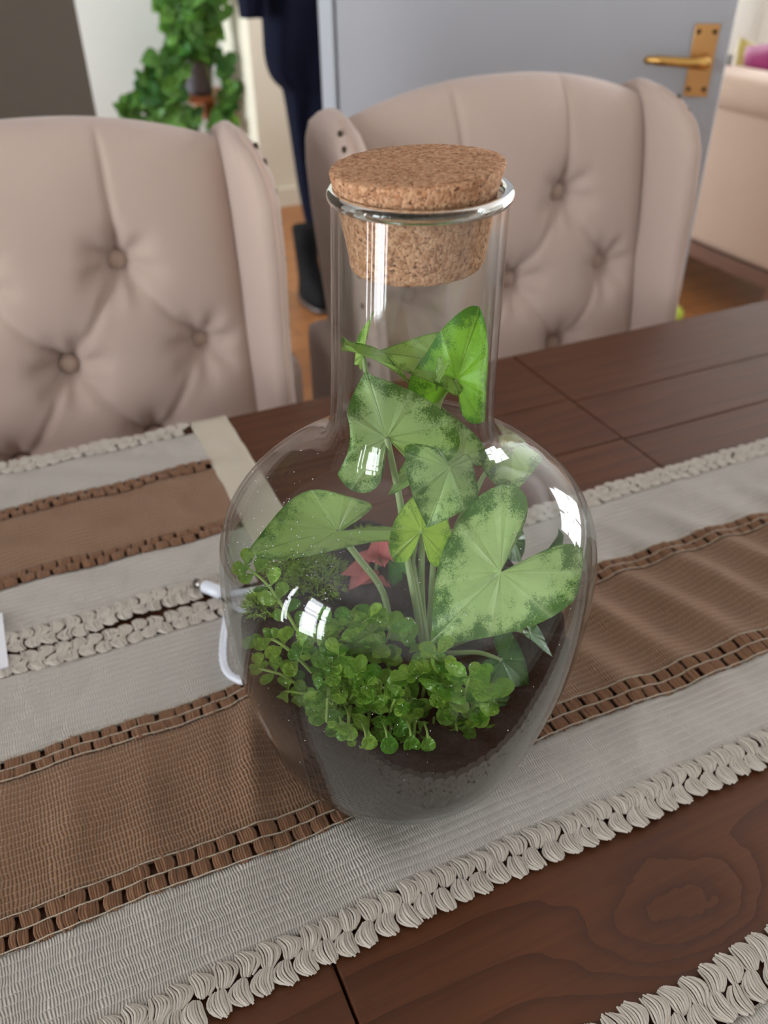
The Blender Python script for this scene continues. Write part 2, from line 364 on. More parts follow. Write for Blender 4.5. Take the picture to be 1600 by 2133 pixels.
lev = part('handle_lever', dxf(join(tube([(ha+.004, .004, hz), (ha+.004, .03, hz), (ha+.004, .046, hz)], [.0135, .0105, .0105], 14),
    tube([(ha+.012, .044, hz), (ha-.02, .046, hz+.001), (ha-.06, .046, hz+.003), (ha-.088, .045, hz+.004), (ha-.092, .045, hz+.004), (ha-.1, .044, hz+.004), (ha-.107, .042, hz+.003)],
         [.0115, .0095, .0085, .0088, .0065, .0085, .004], 14))), M['brass'], door)
part('latch_bolt', dxf(box(dw-.002, dw+.012, -.026, -.014, hz-.01, hz+.01, .002)), M['steel'], door, False)
jmb = link('trim_1', None); jmb.location = (DL[0], DL[1], FLOOR); tag(jmb, 'pale blue-white door frame post between the dark coat and grey door', kind='structure')
part('jamb', dxf(box(-.034, -.003, -.09, .012, FLOOR, 1.3, .003)), M['jamb'], jmb, False)
part('stop', dxf(box(-.003, .016, -.075, -.043, FLOOR, 1.3, .002)), M['jamb'], jmb, False)

# ------------------------------------------------------------------ dining table
TX0, TX1, TY0, TY1 = -.86, 1.16, -.43, .5
J1, J2 = -.1, .391
table = thing('dining_table', (.15, .035, FLOOR), 'dark brown wooden dining table with plank top under the runner', 'table')
def planks(xa, xb, ys):
    for a, b in zip(ys[:-1], ys[1:]):
        kn = xa > -.2 and xb < .5 and a < -.15 < b
        V, F = box(xa+.0007, xb-.0007, a+.0007, b-.0007, -.034, 0, .0016)
        part('plank', (V, F), M['woodknot' if kn else 'wood'], table, False)
planks(TX0, J1, [TY0, -.31, -.19, -.085, .035, .155, .27, .37, TY1])
planks(J1, J2, [TY0, -.262, -.108, .035, .155, .27, .37, TY1])
planks(J2, TX1, [TY0, -.3, -.17, -.03, .12, .268, .362, TY1])
for a in ((TX0+.1, TX1-.1, TY0+.07, TY0+.092), (TX0+.1, TX1-.1, TY1-.092, TY1-.07)): part('apron', box(*a, -.125, -.0345), M['wood'], table, False)
for a in ((TX0+.1, TX0+.122, TY0+.093, TY1-.093), (TX1-.122, TX1-.1, TY0+.093, TY1-.093)): part('apron', box(*a, -.125, -.0345), M['wood'], table, False)
for lx in (TX0+.08, TX1-.08):
    for ly in (TY0+.075, TY1-.075):
        part('leg', loft([np.array([(lx+s*c, ly+s*d, z) for c, d in ((-1, -1), (1, -1), (1, 1), (-1, 1))]) for z, s in ((FLOOR, .028), (-.2, .042), (-.0345, .042))]), M['wood'], table, False)

# ------------------------------------------------------------------ cloth: runner and place mats
def sm(a, b, x): t = np.clip((x-a)/(b-a), 0, 1); return t*t*(3-2*t)
def cloth_z(x, y):
    x = np.asarray(x, float); y = np.asarray(y, float)
    z = .0030+.0006*np.sin(x*21+y*9)+.0005*np.sin(x*47-y*31+1)
    band = np.exp(-((y-.035)/.075)**2)
    # slanting folds of the brown band to the right of the bottle
    ph = (x+.32*y)*2*np.pi/.052+.8*np.sin(x*11)
    z += band*sm(.11, .2, x)*.0065*(.5+.5*np.sin(ph))**1.3
    # ridges left of the bottle and the fold against it
    ph2 = (x-.15*y)*2*np.pi/.047
    z += band*sm(-.06, -.14, x)*.0020*(.5+.5*np.sin(ph2))**1.5
    z += .0075*np.exp(-((x+.098-.25*(y-.04))/.011)**2)*np.exp(-((y-.03)/.06)**2)
    # gentle swell across the front white band
    z += .0030*np.exp(-((x+.055+.25*(y+.07))/.022)**2)*np.exp(-((y+.07)/.05)**2)
    z += .0022*np.exp(-((x-.155-.5*(y+.05))/.016)**2)*np.exp(-((y+.06)/.05)**2)
    r = np.hypot(x, y); z = .0026+(z-.0026)*sm(.062, .085, r)
    return z
def edge_wave(x, k): return .0013*np.sin(x*19+k*2.1)+.0009*np.sin(x*43+k)
def cloth_strip(x0, x1, y0, y1, k0, k1, zf, nx, ny, th=.0016):
    xs = np.linspace(x0, x1, nx); V = []
    for j in range(ny):
        t = j/(ny-1); ys = (y0+edge_wave(xs, k0))*(1-t)+(y1+edge_wave(xs, k1))*t
        V.append(np.stack([xs, ys, zf(xs, ys)], -1))
    top = np.vstack(V); bot = top-np.array([0, 0, th]); n = nx*ny
    F = grid_faces(nx, ny)+[tuple(i+n for i in f[::-1]) for f in grid_faces(nx, ny)]
    b = [i for i in range(nx)]+[j*nx+nx-1 for j in range(1, ny)]+[(ny-1)*nx+i for i in range(nx-2, -1, -1)]+[j*nx for j in range(ny-2, 0, -1)]
    F += [(b[i], b[i]+n, b[(i+1) % len(b)]+n, b[(i+1) % len(b)]) for i in range(len(b))]
    return np.vstack([top, bot]), F
def puffs(x0, x1, ya, yb, k, pitch, rows, zf, ns=8, rs=.00076, wide=.52, pinch=.29, lift=.0015, seed=1, curl=.0030, jit=1.0):
    """rows of yarn clusters: each cluster is a handful of strands, pinched at both ends so that holes stay between clusters"""
    g = np.random.default_rng(seed); VV = []; FF = []; nb = 0; m = 7; n5 = 5; th = np.arange(n5)*2*np.pi/n5
    h = (yb-ya)/rows; base_f = grid_faces(n5, m, True, True)
    for rw in range(rows):
        y0 = ya+rw*h; cnt = int((x1-x0)/pitch)
        for i in range(cnt):
            cx = x0+(i+.5+(.5 if rw % 2 else 0)+g.normal()*.04)*pitch; t = np.linspace(0, 1, m); bul = np.sin(np.pi*t)
            wv = float(edge_wave(cx, k)); jy = g.normal()*.0005*jit; sk = g.normal(0, .0012)*jit; wd = wide*g.uniform(.95, 1.06); cu = curl*g.uniform(.5, 1.3)*(1 if rw % 2 else -1)
            for s in range(ns):
                q = (s+.5)/ns*2-1; e0, e1 = -.08+g.normal()*.03+.10*q*q*jit, 1.08+g.normal()*.03-.10*q*q*jit; tt = e0+(e1-e0)*t
                xx = cx+q*pitch*(pinch+(wd-pinch)*bul**.65)+cu*(bul-.4)+sk*(t-.5)+g.normal()*.00012
                yy = y0+wv+jy+h*tt
                zz = zf(xx, yy)+lift*bul**.8*(1-.75*q*q)+rs*.4+g.normal()*.00015
                P = np.stack([xx, yy, zz], -1); T = np.gradient(P, axis=0); T /= np.linalg.norm(T, axis=1)[:, None]
                N = np.cross(T, (0, 0, 1.)); N /= np.linalg.norm(N, axis=1)[:, None]; Bn = np.cross(T, N)
                rr = rs*g.uniform(.85, 1.2)*(.8+.3*bul)[:, None, None]
                V = P[:, None, :]+rr*(np.cos(th)[None, :, None]*N[:, None, :]+np.sin(th)[None, :, None]*Bn[:, None, :])
                VV.append(V.reshape(-1, 3)); FF.append(np.array(base_f)+nb); nb += m*n5
    return np.vstack(VV), np.vstack(FF).tolist()
def threads(x0, x1, lines, zf, rad=.0006):
    L = []; xs = np.linspace(x0, x1, int((x1-x0)/.006))
    for y, k in lines:
        ys = y+edge_wave(xs, k)+.0003*np.sin(xs*700); L.append(tube(np.stack([xs, ys, zf(xs, ys)+.0014], -1), rad, 5))
    return join(*L)
RX0, RX1 = -.62, .9
runner = thing('table_runner', (.15, .035, 0), 'long white and brown woven table runner under the glass bottle', 'table runner')
part('white_band', cloth_strip(RX0, RX1, -.0985, -.0415, 1, 3, cloth_z, 420, 22), M['weave_w'], runner)
part('brown_band', cloth_strip(RX0, RX1, -.0215, .079, 3, 4, cloth_z, 420, 34), M['weave_b'], runner)
part('white_band', cloth_strip(RX0, RX1, .0965, .176, 4, 6, cloth_z, 420, 24), M['weave_w'], runner)
tag(part('lace_border', puffs(RX0, RX1, -.121, -.0965, 1, .0122, 2, cloth_z, 8, seed=2), M['yarn_w'], runner), 'white crochet edge with open holes', kind='stuff')
tag(part('lace_border', puffs(RX0, RX1, .1755, .1985, 6, .0122, 2, cloth_z, 8, .0007, .5, .31, .0011, 3), M['yarn_w'], runner), 'white crochet edge with open holes', kind='stuff')
tag(part('openwork_border', puffs(RX0, RX1, -.0420, -.0212, 3, .0128, 2, cloth_z, 7, .0009, .42, .34, .0011, 4, .0006, .5), M['yarn_b'], runner), 'brown openwork bundles along the stripe', kind='stuff')
tag(part('openwork_border', puffs(RX0, RX1, .0786, .0970, 4, .0128, 2, cloth_z, 7, .0009, .42, .34, .0011, 5, .0006, .5), M['yarn_b'], runner), 'brown openwork bundles along the stripe', kind='stuff')
part('seam_thread', threads(RX0, RX1, [(-.0418, 3), (-.0316, 3), (-.0213, 3), (.0788, 4), (.0878, 4), (.0967, 4)], cloth_z, .00042), M['hem'], runner)

def mat_z(x, y):
    x = np.asarray(x, float); y = np.asarray(y, float)
    return .0024+.0024*(.5+.5*np.sin((x+.3*y)*95+2*np.sin(y*60)))*np.exp(-((y-.35)/.06)**2)+.0016*np.sin(x*72+y*60)*np.sin(y*81+x*13)+.0017
flat_z = lambda x, y: .0030+.0004*np.sin(np.asarray(x)*40)
mx1 = .012
pm = thing('placemat', (-.25, .35, 0), 'striped white and brown placemat with plain cream end hem in front of the left chair', 'placemat')
part('hem_strip', cloth_strip(mx1-.042, mx1, .203, .500, 7, 8, mat_z, 12, 40, .0022), M['hem'], pm)
part('white_band', cloth_strip(-.56, mx1-.0415, .226, .284, 7, 9, mat_z, 130, 16), M['weave_w'], pm)
part('brown_band', cloth_strip(-.56, mx1-.0415, .3015, .3925, 9, 10, mat_z, 130, 24), M['weave_b'], pm)
part('white_band', cloth_strip(-.56, mx1-.0415, .409, .475, 10, 12, mat_z, 130, 18), M['weave_w'], pm)
tag(part('lace_border', puffs(-.56, mx1-.042, .2025, .2262, 7, .0118, 2, mat_z, 7, .0008, .5, .31, .0010, 6), M['yarn_w'], pm), kind='stuff')
tag(part('lace_border', puffs(-.56, mx1-.042, .4748, .4985, 12, .0118, 2, mat_z, 7, .0008, .5, .31, .0010, 7), M['yarn_w'], pm), kind='stuff')
tag(part('openwork_border', puffs(-.56, mx1-.042, .2838, .3018, 9, .0128, 2, mat_z, 6, .001, .42, .34, .0011, 8, .0006, .5), M['yarn_b'], pm), kind='stuff')
tag(part('openwork_border', puffs(-.56, mx1-.042, .3922, .4093, 10, .0128, 2, mat_z, 6, .001, .42, .34, .0011, 9, .0006, .5), M['yarn_b'], pm), kind='stuff')
p2 = thing('placemat', (.25, -.3, 0), 'white placemat corner with crochet edge at the near edge of the table', 'placemat')
part('white_band', cloth_strip(-.02, .5, -.425, -.2315, 13, 14, flat_z, 130, 40), M['weave_w'], p2)
tag(part('lace_border', puffs(-.02, .5, -.2318, -.2045, 14, .0125, 2, flat_z, 8, .0008, seed=10), M['yarn_w'], p2), kind='stuff')

# ------------------------------------------------------------------ white cable and card
cab = thing('charging_cable', (-.09, .19, .004), 'white charging cable lying on the runner behind the glass bottle', 'cable')
def cz(p, h=.0028): return np.array([p[0], p[1], float(cloth_z(p[0], p[1]))+h])
pA, pB = atZ(407, 1213, .008), atZ(426, 1221, .008); dA = (pB-pA)/np.linalg.norm(pB-pA)
part('connector', tube([pA, pA+dA*.009], [.0036, .0036], 10), M['steel'], cab, True)
part('plug', tube([pA+dA*.009, pA+dA*.0105, pA+dA*.026, pA+dA*.031], [.0044, .0055, .0055, .0028], 14), M['plastic'], cab)
e = pA+dA*.031; loopP = [cz(atZ(*q, .004)) for q in ((480, 1262), (469, 1310), (464, 1360), (470, 1396), (492, 1418), (525, 1420))]
P = [e, (-.028, .188, .006), (.03, .19, .006), (.06, .165, .007), (.03, .14, .006), (-.03, .15, .006), (-.066, .172, .006)]+loopP+[(-.03, .112, .006), (.04, .118, .006)]
part('cord', tube(crom(P, 110), .0028, 8), M['plastic'], cab)
cp = [atZ(-3, 1300, .005), atZ(19, 1392, .005)]
ca = thing('white_card', (cp[1][0]-.04, cp[1][1], .0045), 'white card lying on the placemat at the left edge of the picture', 'card')
V, F = box(cp[1][0]-.09, cp[1][0], cp[1][1], cp[1][1]+.065, .0062, .0078); part('sheet', (V, F), M['paper'], ca, False)
ca.rotation_euler = (0, 0, 0)

# ------------------------------------------------------------------ tufted wing chairs
def make_chair(loc, label):
    ch = thing('wing_chair', loc, label, 'chair', 'tufted beige wing chairs along the table')
    T0 = -FLOOR                                           # local z of the table top
    ztop = lambda u: T0+.288-.042*abs(u)**2.2
    zb = T0-.36
    btn = []
    for r, zz in enumerate((.134, .022, -.090, -.202)):
        xs = (-.245, -.082, .082, .245) if r % 2 == 0 else (-.163, 0, .163)
        btn += [(x, T0+zz) for x in xs if abs(x) < .2]
    segs = []
    for i, a in enumerate(btn):
        for b in btn[i+1:]:
            if .08 < abs(a[1]-b[1]) < .14 and abs(a[0]-b[0]) < .1: segs.append((a, b))
        if a[1] > T0+.12: segs.append((a, (a[0]*1.05, ztop(a[0]/.25)+.02)))
    hw = .240; nu, nv = 132, 116
    us = np.linspace(-1, 1, nu); vs = np.linspace(0, 1, nv)
    U, Vv = np.meshgrid(us, vs); X = U*hw; Zt = np.vectorize(ztop)(U); Z = zb+(Zt-zb)*Vv
    yc = .055+(Z-T0)*.13
    tk = .052*np.sqrt(np.clip(1-np.abs(U)**10, 0, 1))*np.sqrt(np.clip(1-Vv**14, 0, 1))+.0005
    dent = np.zeros_like(X)
    for bx, bz in btn: dent += .022*np.exp(-(((X-bx)**2+(Z-bz)**2)/.034**2))+.011*np.exp(-(((X-bx)**2+(Z-bz)**2)/.012**2))
    for (ax, az), (bx, bz) in segs:
        L2 = (bx-ax)**2+(bz-az)**2; t = np.clip(((X-ax)*(bx-ax)+(Z-az)*(bz-az))/L2, 0, 1); d2 = (X-ax-t*(bx-ax))**2+(Z-az-t*(bz-az))**2
        dent += .0042*np.exp(-d2/.0050**2)+.0040*np.exp(-d2/.030**2)
    for bx, bz in btn:                                     # short pucker folds round each button
        an = np.arctan2(Z-bz, X-bx); rr = np.hypot(X-bx, Z-bz); dent += .0028*np.sin(an*7+bx*40)*np.exp(-((rr-.03)/.018)**2)
    Yf = yc-tk-.010*(1-U**2)+np.minimum(dent, .042)*np.clip(tk/.03, 0, 1); Yb = yc+tk*.8
    front = np.stack([X, Yf, Z], -1).reshape(-1, 3); rear = np.stack([X, Yb, Z], -1).reshape(-1, 3); n = nu*nv
    Fc = grid_faces(nu, nv)+[tuple(i+n for i in f[::-1]) for f in grid_faces(nu, nv)]
    bd = [i for i in range(nu)]+[j*nu+nu-1 for j in range(1, nv)]+[(nv-1)*nu+i for i in range(nu-2, -1, -1)]+[j*nu for j in range(nv-2, 0, -1)]
    Fc += [(bd[i], bd[i]+n, bd[(i+1) % len(bd)]+n, bd[(i+1) % len(bd)]) for i in range(len(bd))]
    lp = lambda nm, VF, m, pr=ch, s=True: link(nm, mesh(nm, VF[0], VF[1], s), m, pr)
    back = lp('backrest', (np.vstack([front, rear]), Fc), M['velvet'])
    def yfront(x, z):
        i = int(round((x/hw+1)/2*(nu-1))); col = Z[:, i]; j = int(np.argmin(abs(col-z))); return Yf[j, i]
    for bx, bz in btn: lp('button', ball((bx, yfront(bx, bz)-.004, bz), .0125, .007, .0125), M['velvet_d'], back)
    # wings: padded panels at both sides, flared outward, rounded over at the top
    zs = np.array([-.40, -.30, -.18, -.06, .05, .13, .19, .222, .244, .257, .264])
    pf = np.array([.140, .130, .118, .110, .112, .118, .117, .104, .076, .040, .012])
    pk = np.array([.06, .06, .062, .068, .075, .08, .08, .074, .060, .035, .012])
    th = np.array([.020, .020, .020, .021, .022, .023, .023, .022, .019, .013, .005])
    xo = np.array([.236, .236, .237, .239, .242, .245, .246, .246, .245, .244, .243])
    zz = np.linspace(0, 1, 46); ix = np.linspace(0, 1, len(zs)); gi = lambda a: np.interp(zz, ix, a)
    zs, pf, pk, th, xo = map(gi, (zs, pf, pk, th, xo))
    for s in (-1, 1):
        rings = []
        for z, a, b, t, x in zip(zs, pf, pk, th, xo):
            yc0 = .055+z*.13; ring = []
            for k in range(28):
                an = 2*math.pi*k/28; c, sn = math.cos(an), math.sin(an); e = .62
                px = math.copysign(abs(c)**e, c)*t; py = math.copysign(abs(sn)**e, sn); py = py*(a if py < 0 else b)
                px += -.05*py if py < 0 else 0            # flare outward toward the front
                ring.append((s*(x+px), yc0+py, T0+z))
            rings.append(np.array(ring if s > 0 else ring[::-1]))
        wg = lp('wing', loft(rings), M['velvet'])
        for z in (.246, .232, .205, .172, .132, .092, .052, .012, -.028, -.068):
            a, t, x = (np.interp(z, zs, q) for q in (pf, th, xo)); yc0 = .055+z*.13
            lp('nail', ball((s*(x+t*.63+.05*a*.86), yc0-a*.86, T0+z), 0.0028, .0060, .0060), M['nail'], wg)
        lp('piping', tube(np.array([(s*(x+t*.2+.05*a), .055+z*.13-a-.0005, T0+z) for z, a, t, x in zip(zs[:-3], pf, th, xo)]), .0022, 6), M['velvet_d'], wg)
        lp('arm_panel', box(min(s*.235, s*.292), max(s*.235, s*.292), -.0, .12, T0-.44, T0-.02, .02), M['velvet'])
    lp('seat', box(-.25, .25, -.42, .06, T0-.34, T0-.22, .03), M['velvet'])
    lp('seat_frame', box(-.245, .245, -.40, .06, T0-.42, T0-.342, .01), M['velvet'])
    for sx in (-1, 1):
        for yy, dy in ((-.37, 0), (.05, .05)):
            lp('leg', loft([np.array([(sx*.215+r*c, yy+dd+r*d, z) for c, d in ((-1, -1), (1, -1), (1, 1), (-1, 1))]) for z, r, dd in ((0, .014, dy), (T0-.422, .024, 0))]), M['chairleg'], ch, False)
    return ch
def copy_tree(o, parent=None):
    c = o.copy(); COL.objects.link(c); c.parent = parent
    for k in o.children: copy_tree(k, c)
    return c
ch2 = make_chair((.496, .655, FLOOR), 'beige tufted wing chair with dark nail heads in front of the grey door')
ch1 = copy_tree(ch2); ch1.location = (-.134, .64, FLOOR); ch1['label'] = 'beige tufted wing chair with round buttons behind the striped placemat'

# ------------------------------------------------------------------ the glass bottle
KZ = [0, .0015, .006, .0144, .030, .054, .078, .102, .126, .150, .174, .192, .208, .221, .231, .240, .252, .275, .310, .345, .3625]
KR = [.056, .0615, .0690, .0768, .0858, .0928, .0985, .1032, .1060, .1072, .1060, .1018, .0915, .0762, .0590, .0478, .0425, .0410, .0403, .0396, .0393]
prof = crom(np.stack([KR, KZ], -1), 130)
def r_out(z): return np.interp(z, prof[:, 1], prof[:, 0])
def r_in(z): return r_out(z)-.0028
LEAN = .025                                                # the bottle leans a little to the right
def lean(P):
    P = np.array(P, float); k = LEAN*(P[..., 2]-.15); P[..., 0] += RT0[0]*k; P[..., 1] += RT0[1]*k; return P
bottle = thing('glass_bottle', (0, 0, .0030), 'round-bellied clear glass terrarium bottle with a tall neck on the runner', 'bottle')
Z0 = .0030
outer = [(.0002, .003), (.03, .0022), (.05, .0006)]+[tuple(p) for p in prof]
bead = [(.0392, .3640), (.0386, .3652), (.0374, .3652), (.0368, .3640)]
inner = [(r-.0026-.0007*min(1, max(0, (z-.235)/.02)), z) for r, z in prof[::-1] if z > .010]+[(.05, .0075), (.02, .007), (.0002, .0068)]
V, F = lathe([(r, z+Z0) for r, z in outer+bead+inner], 128); part('vessel', (lean(V), F), M['glass'], bottle)
ringp = [(.0385+.0027*math.cos(a), .3650+Z0+.0030*math.sin(a)) for a in np.linspace(0, 2*np.pi, 17)]
tg = NT('rim_glass'); gb = tg.n('ShaderNodeBsdfGlass'); gb.inputs['IOR'].default_value = 1.46; gb.inputs['Roughness'].default_value = .02; gb.inputs[0].default_value = (.93, .97, .96, 1); M['rimglass'] = tg.fin(gb.outputs[0])
V, F = lathe(ringp, 128); tag(part('rim', (lean(V), [f[::-1] for f in F]), M['rimglass'], bottle), 'rounded glass lip')
sp = []; gs = np.random.default_rng(9)
for _ in range(260):
    px_, py_ = (gs.normal(600, 90), gs.normal(1120, 120)) if gs.random() < .6 else (gs.uniform(480, 1220), gs.uniform(960, 1640))
    d_ = ray(px_, py_); tt_ = np.linspace(.3, .75, 900); Q = CAM+tt_[:, None]*d_; rr_ = np.hypot(Q[:, 0]-LEAN*(Q[:, 2]-.15)*RT0[0], Q[:, 1]-LEAN*(Q[:, 2]-.15)*RT0[1])
    hit = np.nonzero((rr_ < r_out(Q[:, 2]-Z0)+.0002) & (Q[:, 2] > .03) & (Q[:, 2] < .235))[0]
    if len(hit): sp.append(ball(Q[hit[0]], gs.uniform(.00014, .00034), nu=5, nv=4))
tag(part('dust_specks', join(*sp), M['paper'], bottle), 'pale dust specks clinging to the glass', kind='stuff')
RIM = .3675+Z0
# cork
def cork_shape():
    n = 72; rows = []; pr = [(.0003, 0), (.012, 0), (.024, 0), (.0298, .0006), (.0308, .002), (.0313, .006), (.0326, .014), (.0340, .023), (.0352, .031), (.0364, .036), (.0376, .0405), (.0381, .0425), (.0375, .0436), (.030, .0438), (.016, .0440), (.0003, .0440)]
    V = []
    for r, z in pr:
        for k in range(n):
            a = 2*math.pi*k/n; w = 1+.006*math.sin(a*3+z*200)+.006*(hashn(k, z*90)-.5)
            V.append((r*w*math.cos(a), r*w*math.sin(a), z+(.0004*(hashn(k*1.7, r*50)-.5) if r > .02 else 0)))
    V = np.array(V); tl = R(-2.6); ax = HF
    Rm = np.array(Matrix.Rotation(-tl*-1, 3, Vector((ax[0], ax[1], 0)))); V = V@Rm.T
    return lean(V+np.array([0, 0, .3330+Z0])), grid_faces(n, len(pr), True)
ck = part('cork_stopper', cork_shape(), M['cork']); tag(ck, 'tapered granulated cork stopper pushed into the neck of the glass bottle', 'stopper')

# ------------------------------------------------------------------ soil
def soil_z(x, y):
    f = x*HF[0]+y*HF[1]; s = x*RT0[0]+y*RT0[1]
    return .104+.022*np.exp(-(((s+.02)/.045)**2+((f-.055)/.04)**2))+.012*np.exp(-(((s+.06)/.03)**2+((f-.01)/.04)**2))+.004*np.sin(x*90+1)*np.sin(y*80)+.003*np.sin(x*210+y*170)
n = 96; prS = [(.0003, .0105), (.05, .0110)]+[(r_in(z)-.0006, z) for z in np.linspace(.0125, .098, 22)]
Vs = []
for r, z in prS: Vs += [(r*math.cos(2*math.pi*k/n), r*math.sin(2*math.pi*k/n), z+Z0) for k in range(n)]
top_r = [1.0]+list(np.linspace(.97, .02, 22))
for q in top_r:
    for k in range(n):
        a = 2*math.pi*k/n; z = float(soil_z(q*.1*math.cos(a), q*.1*math.sin(a))); rr = (r_in(z)-.0008)*q; x, y = rr*math.cos(a), rr*math.sin(a)
        z = float(soil_z(x, y))+.003*(hashn(k*3.1, q*77)-.5)*(q < .99); rr2 = min(rr, float(r_in(z))-.0008)
        Vs.append((rr2*math.cos(a), rr2*math.sin(a), z+Z0))
def soilmat():
    t = NT('dark_potting_soil'); v = t.coord(); n1 = t.noise(v, 260, 5, .7); n2 = t.noise(v, 60, 3)
    col = t.mix(n1, srgb(24, 19, 18), srgb(72, 60, 55)); col = t.mix(t.math('MULTIPLY', n2, .5), col, srgb(50, 38, 34))
    col = t.mix(t.math('MULTIPLY', t.math('SUBTRACT', t.noise(v, 700, 2), .68), 12, clamp=True), col, srgb(120, 108, 98))
    return t.fin(t.pbr(col, .9, 0, t.bump(n1, .8, .003), spec=.25))
M['soil'] = soilmat()
so = part('potting_soil', (lean(np.array(Vs)), grid_faces(n, len(prS)+len(top_r), True)+[tuple((len(prS)+len(top_r)-1)*n+i for i in range(n))]), M['soil'])
tag(so, 'dark potting soil filling the bottom of the glass bottle', 'soil', kind='stuff')

# ------------------------------------------------------------------ moss on the soil, back left
def mossmat():
    t = NT('moss'); v = t.coord(); return t.fin(t.pbr(t.mix(t.noise(v, 120, 4), srgb(84, 130, 32), srgb(186, 210, 92)), .9))
M['moss'] = mossmat()
def inside(P, mg=.0015):
    P = np.array(P, float); sh_ = LEAN*(P[..., 2:3]-.15)*RT0[:2]; P[..., :2] -= sh_; q = P[..., :2]; rr = np.linalg.norm(q, axis=-1); lim = r_in(np.clip(P[..., 2]-Z0, 0, .36))-mg
    k = np.minimum(1, lim/np.maximum(rr, 1e-6)); P[..., 0] *= k; P[..., 1] *= k; P[..., :2] += sh_; return P
mv = []; mf = []; g = np.random.default_rng(3)
def blades(c, rx, rh, cnt):
    for _ in range(cnt):
        a = g.uniform(0, 2*np.pi); q = math.sqrt(g.uniform(0, 1)); el = math.sqrt(max(0, 1-q*q))
        nrm = np.array([q*math.cos(a), q*math.sin(a), el]); b = c+nrm*np.array([rx, rx, rh])*g.uniform(.75, 1.0)
        d = nrm+g.normal(0, .45, 3); d /= np.linalg.norm(d); Lh = g.uniform(.003, .0065); sd = np.cross(d, g.normal(0, 1, 3)); sd /= np.linalg.norm(sd)
        i = len(mv); mv.extend([b-sd*.0005, b+sd*.0005, b+d*Lh]); mf.append((i, i+1, i+2))
blades(at(612, 1180, .038), .022, .018, 2200); blades(at(665, 1215, .03), .022, .013, 1300); blades(at(545, 1270, .0), .010, .012, 500); blades(at(760, 1130, .075), .012, .008, 250)
mo = part('moss_clump', (inside(np.array(mv)), mf), M['moss'], None, False)
tag(mo, 'fuzzy green moss cushion on the soil at the left inside the bottle', 'moss', kind='stuff')

# ------------------------------------------------------------------ arrowhead plant
M['leafA'] = leafmat('variegated_leaf', srgb(176, 206, 138), srgb(54, 104, 18), srgb(206, 226, 176), .67)
M['leafB'] = leafmat('bright_leaf', srgb(138, 196, 62), srgb(52, 116, 18), srgb(170, 214, 100), .62)
M['leafC'] = leafmat('pale_leaf', srgb(172, 206, 118), srgb(66, 118, 28), srgb(200, 224, 160), .82)
M['leafD'] = leafmat('deep_leaf', srgb(74, 128, 58), srgb(38, 84, 32), srgb(150, 190, 110), .70, trans=.3)
M['leafE'] = leafmat('yellow_green_leaf', srgb(176, 212, 84), srgb(78, 132, 24), srgb(204, 228, 130), .80)
M['stalk'] = smallleaf('pale_stalk', srgb(168, 190, 132), srgb(180, 198, 146), .2, .4)
OUT = np.array([(0, 1), (.055, .90), (.16, .74), (.30, .50), (.42, .24), (.50, -.04), (.52, -.30), (.46, -.52), (.34, -.62), (.20, -.56), (.10, -.36), (.045, -.14), (.010, -.02)])
def leaf(parent, name, base, tip, nrm, wr=1.0, lobe=1.0, fold=.25, droop=.2, rip=.03, mat='leafA', asym=1.0, blunt=False, clamp=True, roll=0.0):
    base = np.asarray(base, float); tip = np.asarray(tip, float); L = np.linalg.norm(tip-base); Yv = (tip-base)/L
    Zv = np.asarray(nrm, float); Zv = Zv-Yv*(Zv@Yv); Zv /= np.linalg.norm(Zv); Xv = np.cross(Yv, Zv)
    half = crom(OUT if not blunt else np.vstack([[(0, .93), (.10, .92), (.22, .78), (.35, .52)], OUT[4:]]), 30); half[:, 0] *= wr; half[:, 1] = np.where(half[:, 1] < 0, half[:, 1]*lobe, half[:, 1])
    full = np.vstack([half[::-1]*np.array([-asym, 1]), half[1:]]); m = len(full); NR = 10
    V = [(0, 0, 0)]; ring = [0.0]; vein = [1.0]
    vc = {29: 1.0, 29-7: .8, 29+7: .8, 29-12: .8, 29+12: .8, 29-17: .8, 29+17: .8, 29-22: .7, 29+22: .7}
    for j in range(1, NR+1):
        t = j/NR
        for i in range(m):
            x, y = full[i]*t; yy = y
            z = fold*abs(x)*(1-.35*abs(x)) - droop*(yy*yy)*(1 if yy > 0 else .8) + rip*t*t*math.sin(i*.55+wr*5) - .02*max(0, vc.get(i, 0))*t*(1-t)*2 - roll*x*abs(x)
            V.append((x, y, z)); ring.append(t); vein.append(vc.get(i, 0.0))
    V = np.array(V)*L; Wd = base+V[:, :1]*Xv+V[:, 1:2]*Yv+V[:, 2:]*Zv
    if clamp: Wd = inside(Wd)
    F = [(0, 1+i, 2+i) for i in range(m-1)]
    for j in range(NR-1):
        for i in range(m-1): a = 1+j*m+i; F.append((a, a+m, a+m+1, a+1))
    o = part(name, (Wd, F), M[mat], parent)
    for nm, dat in (('ring', ring), ('vein', vein)):
        at_ = o.data.attributes.new(nm, 'FLOAT', 'POINT'); at_.data.foreach_set('value', np.array(dat, float))
    return o
def stalk(parent, P, r0=.0016, r1=.0011, clamp=True):
    P = crom(P, 18); P = inside(P, .002) if clamp else P
    return part('leaf_stalk', tube(P, np.linspace(r0*1.15, r1*1.15, 18), 8), M['stalk'], parent)
rootp = np.array(at(898, 1345, -.012)); rootp[2] = float(soil_z(rootp[0], rootp[1]))+Z0
ap = thing('arrowhead_plant', tuple(rootp), 'tall arrowhead plant with pale green dark-edged leaves reaching into the bottle neck', 'plant')
VW = -FW                                   # toward the viewer
def n_(r=0, u=0, v=1): return RT*r+UP*u+VW*v
rb = lambda dx=0, dy=0: rootp+np.array([dx, dy, -.003])
